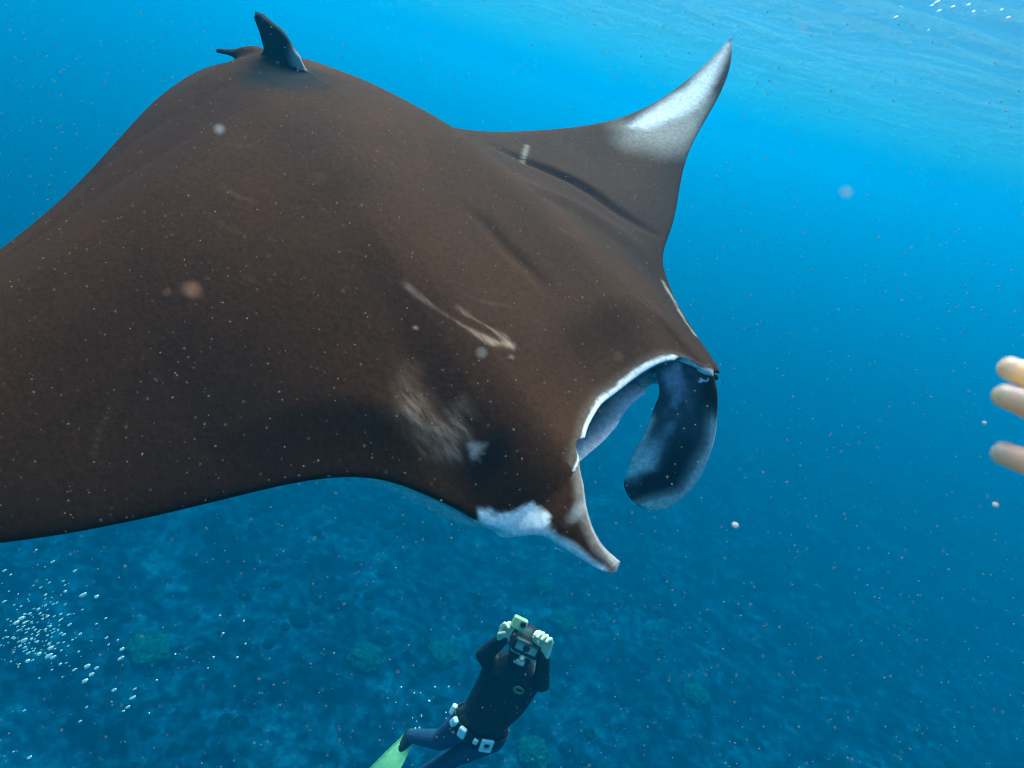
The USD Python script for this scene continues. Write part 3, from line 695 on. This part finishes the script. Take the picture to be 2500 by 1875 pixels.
# ---------------------------------------------------------------- bubbles
bubble_mat = usdkit.material(stage, '/World/Looks/bubble', {
    'g': ('glossy_bsdf', {'roughness': .18, 'color': (.95, .97, 1)}), 'd': ('diffuse_bsdf', {'color': (.80, .92, .78)}), 'm': ('mix_closure', {'fac': .5}),
    't': ('transparent_bsdf', {}), 'w': ('layer_weight', {'blend': .45}), 'r': ('map_range', {'to_min': .50, 'to_max': 1.0}), 'o': ('mix_closure', {})},
    [('g.BSDF', 'm.closure1'), ('d.BSDF', 'm.closure2'), ('w.facing', 'r.value'), ('r.result', 'o.fac'), ('t.BSDF', 'o.closure1'), ('m.closure', 'o.closure2')], surface='o.closure')
CL = [(255,122),(370,208),(30,270),(75,298),(445,343),(525,272),(460,415),(585,440),(680,452),(30,487),(148,520),(320,440),(270,540),(320,515),(375,505),(210,572),(280,573),(335,590),(428,575),(150,605),(115,635),(175,635),(300,610),(420,620),(355,660),(200,680),(248,688),(320,682),(380,680),(270,720),(335,725),(450,720),(430,710),(90,742),(170,760),(220,752),(262,770),(130,770),(345,787),(408,780),(140,800),(175,810),(355,815),(430,832),(95,845),(200,850),(235,835),(275,855),(345,870),(375,880),(195,905),(230,900),(555,840),(565,715),(510,757),(750,742),(830,757),(765,790),(860,822),(852,886),(615,942),(680,955),(645,1000),(600,1045),(525,967),(440,1018),(425,927),(805,1110),(950,1103),(935,1165),(900,1230),(870,1258),(610,1230),(565,1330),(1052,1272),(170,1255),(95,1545),(208,1585),(1105,1040),(1235,857),(1505,878),(1672,880),(1718,622),(1550,585),(1572,710),(1730,783),(1465,955),(745,605),(680,645),(580,545),(490,650),(480,580)]
BIG = {(275,855),(860,822),(852,886),(615,942),(680,955),(645,1000),(600,1045),(585,440),(680,452),(805,1110),(935,1165),(208,1585),(115,635),(150,605),(375,880),(345,870),(195,905),(170,760),(355,815)}
flow = right * .86 + up * .50; flow /= np.linalg.norm(flow); fn = np.cross(flow, -fwd); fn /= np.linalg.norm(fn)
proto = None
def bubble(px, py, depth, r_px, stretch, label, group):
    global proto
    r = r_px / F * depth
    M = frame(place(px, py, depth), flow * r * stretch, fn * r, np.cross(flow, fn) * r)
    t = thing('air_bubble', M, label=label, category='bubble', group=group)
    if proto is None:
        m = trimesh.creation.icosphere(2, 1.0); w = np.array(m.vertices); m.vertices = w * (1 + .10 * np.sin(3 * w[:, :1] + 1) * w[:, 1:2])
        obj('skin', m, bubble_mat, t); proto = t
    else:
        t.GetReferences().AddInternalReference(proto.GetPath()); t.SetInstanceable(True)
        for k, val in (('label', label), ('category', 'bubble'), ('group', group)): t.SetCustomDataByKey(k, val)
for q in CL:
    r_px = rng.uniform(3.0, 4.8) if q in BIG else rng.uniform(1.7, 2.9)
    bubble(q[0] * .3465, 1300 + q[1] * .3465, rng.uniform(2.4, 3.3), r_px, rng.uniform(1.5, 2.5) if q[0] < 1000 else rng.uniform(1.0, 1.4), 'small bright air bubble rising in the scattered swarm at the lower left', 'bubbles in the swarm at the lower left')
for i in range(130):
    px, py = 92 + rng.normal(0, 48), 1530 + rng.normal(0, 52)
    bubble(abs(px), py, rng.uniform(2.4, 3.3), rng.uniform(.8, 1.9), rng.uniform(1.5, 2.6), 'small bright air bubble rising in the scattered swarm at the lower left', 'bubbles in the swarm at the lower left')
for i in range(22):
    px, py = 1035 + rng.normal(0, 40), 1735 + rng.normal(0, 35)
    bubble(px, py, rng.uniform(4.2, 4.8), rng.uniform(1.2, 2.4), rng.uniform(1.0, 1.3), 'tiny air bubble trailing beside the diver\'s belt and legs', 'bubbles beside the diver')

# ---------------------------------------------------------------- drifting specks
speck_mat = usdkit.material(stage, '/World/Looks/plankton', {'d': ('diffuse_bsdf', {'color': (.42, .37, .31)}), 't': ('translucent_bsdf', {'color': (.42, .40, .36)}), 'm': ('mix_closure', {'fac': .55})},
    [('d.BSDF', 'm.closure1'), ('t.BSDF', 'm.closure2')], surface='m.closure')
mote_mat = mat('mote', (.20, .085, .04), .8)
pale_mote_mat = usdkit.material(stage, '/World/Looks/pale_mote', {'d': ('diffuse_bsdf', {'color': (.60, .56, .54)}), 't': ('translucent_bsdf', {'color': (.90, .85, .82)}), 'm': ('mix_closure', {'fac': .5})},
    [('d.BSDF', 'm.closure1'), ('t.BSDF', 'm.closure2')], surface='m.closure')
octa = trimesh.creation.icosphere(0, 1.0); ov, of = np.array(octa.vertices), np.array(octa.faces)
def specks(n, z0, z1, big):
    V, Fc = [], []
    for i in range(n):
        z = z0 * (z1 / z0) ** rng.random()
        p = place(1250 + rng.uniform(-1.35, 1.35) * 1250, 937 + rng.uniform(-1.35, 1.35) * 937, z)
        r = z / F * min(.75 + rng.exponential(.55), big)
        r = min(r, .0042)
        v = ov * r * rng.uniform(.7, 1.4, 3) @ Rotation.from_rotvec(rng.normal(0, 1.5, 3)).as_matrix().T
        V.append(v + p); Fc.append(of + 12 * i)
    return np.vstack(V), np.vstack(Fc)
obj('plankton_specks', specks(6000, .42, 2.0, 1.9), speck_mat, smooth=False, label='fine pale plankton specks drifting all through the water', category='plankton', kind='stuff')
MOTES = [(1795, 1281, .60, 8, 'p', 'square pale fleck drifting right of and below the curled head fin'), (2430, 1232, .50, 6.5, 'p', 'pale fleck drifting just below the reaching fingers'),
         (2403, 1032, .55, 4.5, 'p', 'small pale fleck drifting between the fingers and the manta'), (2066, 469, .16, 8, 'p', 'faint round fleck drifting in the open water right of the wing tip'),
         (1959, 67, .2, 5, 'p', 'pinkish fleck drifting near the surface above the wing tip'), (465, 714, .12, 17, 'o', 'largest soft orange fleck drifting before the near wing'),
         (407, 715, .20, 6, 'o', 'dim fleck close left of the largest orange one'), (535, 316, .20, 8, 'p', 'pale round fleck drifting before the manta below its tail'),
         (775, 440, .14, 10, 'o', 'orange fleck drifting before the middle of the manta\'s back'), (1175, 862, .17, 6, 'p', 'pinkish fleck drifting below the long scar'),
         (1248, 876, .35, 8, 'o', 'bright orange fleck drifting below the end of the scar'), (1014, 803, .40, 7, 'o', 'orange fleck drifting above the shoulder patch'),
         (1507, 873, .18, 7, 'o', 'reddish fleck drifting just behind the white upper lip'), (260, 1815 - 0, .45, 0, 'o', '')]
for px, py, z, r_px, c, label in MOTES:
    if not label: continue
    r = r_px / F * z
    v, f = rock(r, int(px) % 97, .8, 1.3, 2)
    obj('drifting_fleck', (v * 1.0 + place(px, py, z), f), mote_mat if c == 'o' else pale_mote_mat, label=label, category='fleck', group='larger flecks adrift near the camera')

for i in range(12):  # bubbles added to stand in for sparkle on the water surface
    px, py = rng.uniform(2150, 2490), abs(rng.normal(0, 28)) + 4
    bubble(px, py, rng.uniform(3.6, 4.6), rng.uniform(1.8, 3.6), rng.uniform(1.6, 2.8), 'added bubble standing in for a surface glint in the upper right corner', 'added surface glints at the upper right')
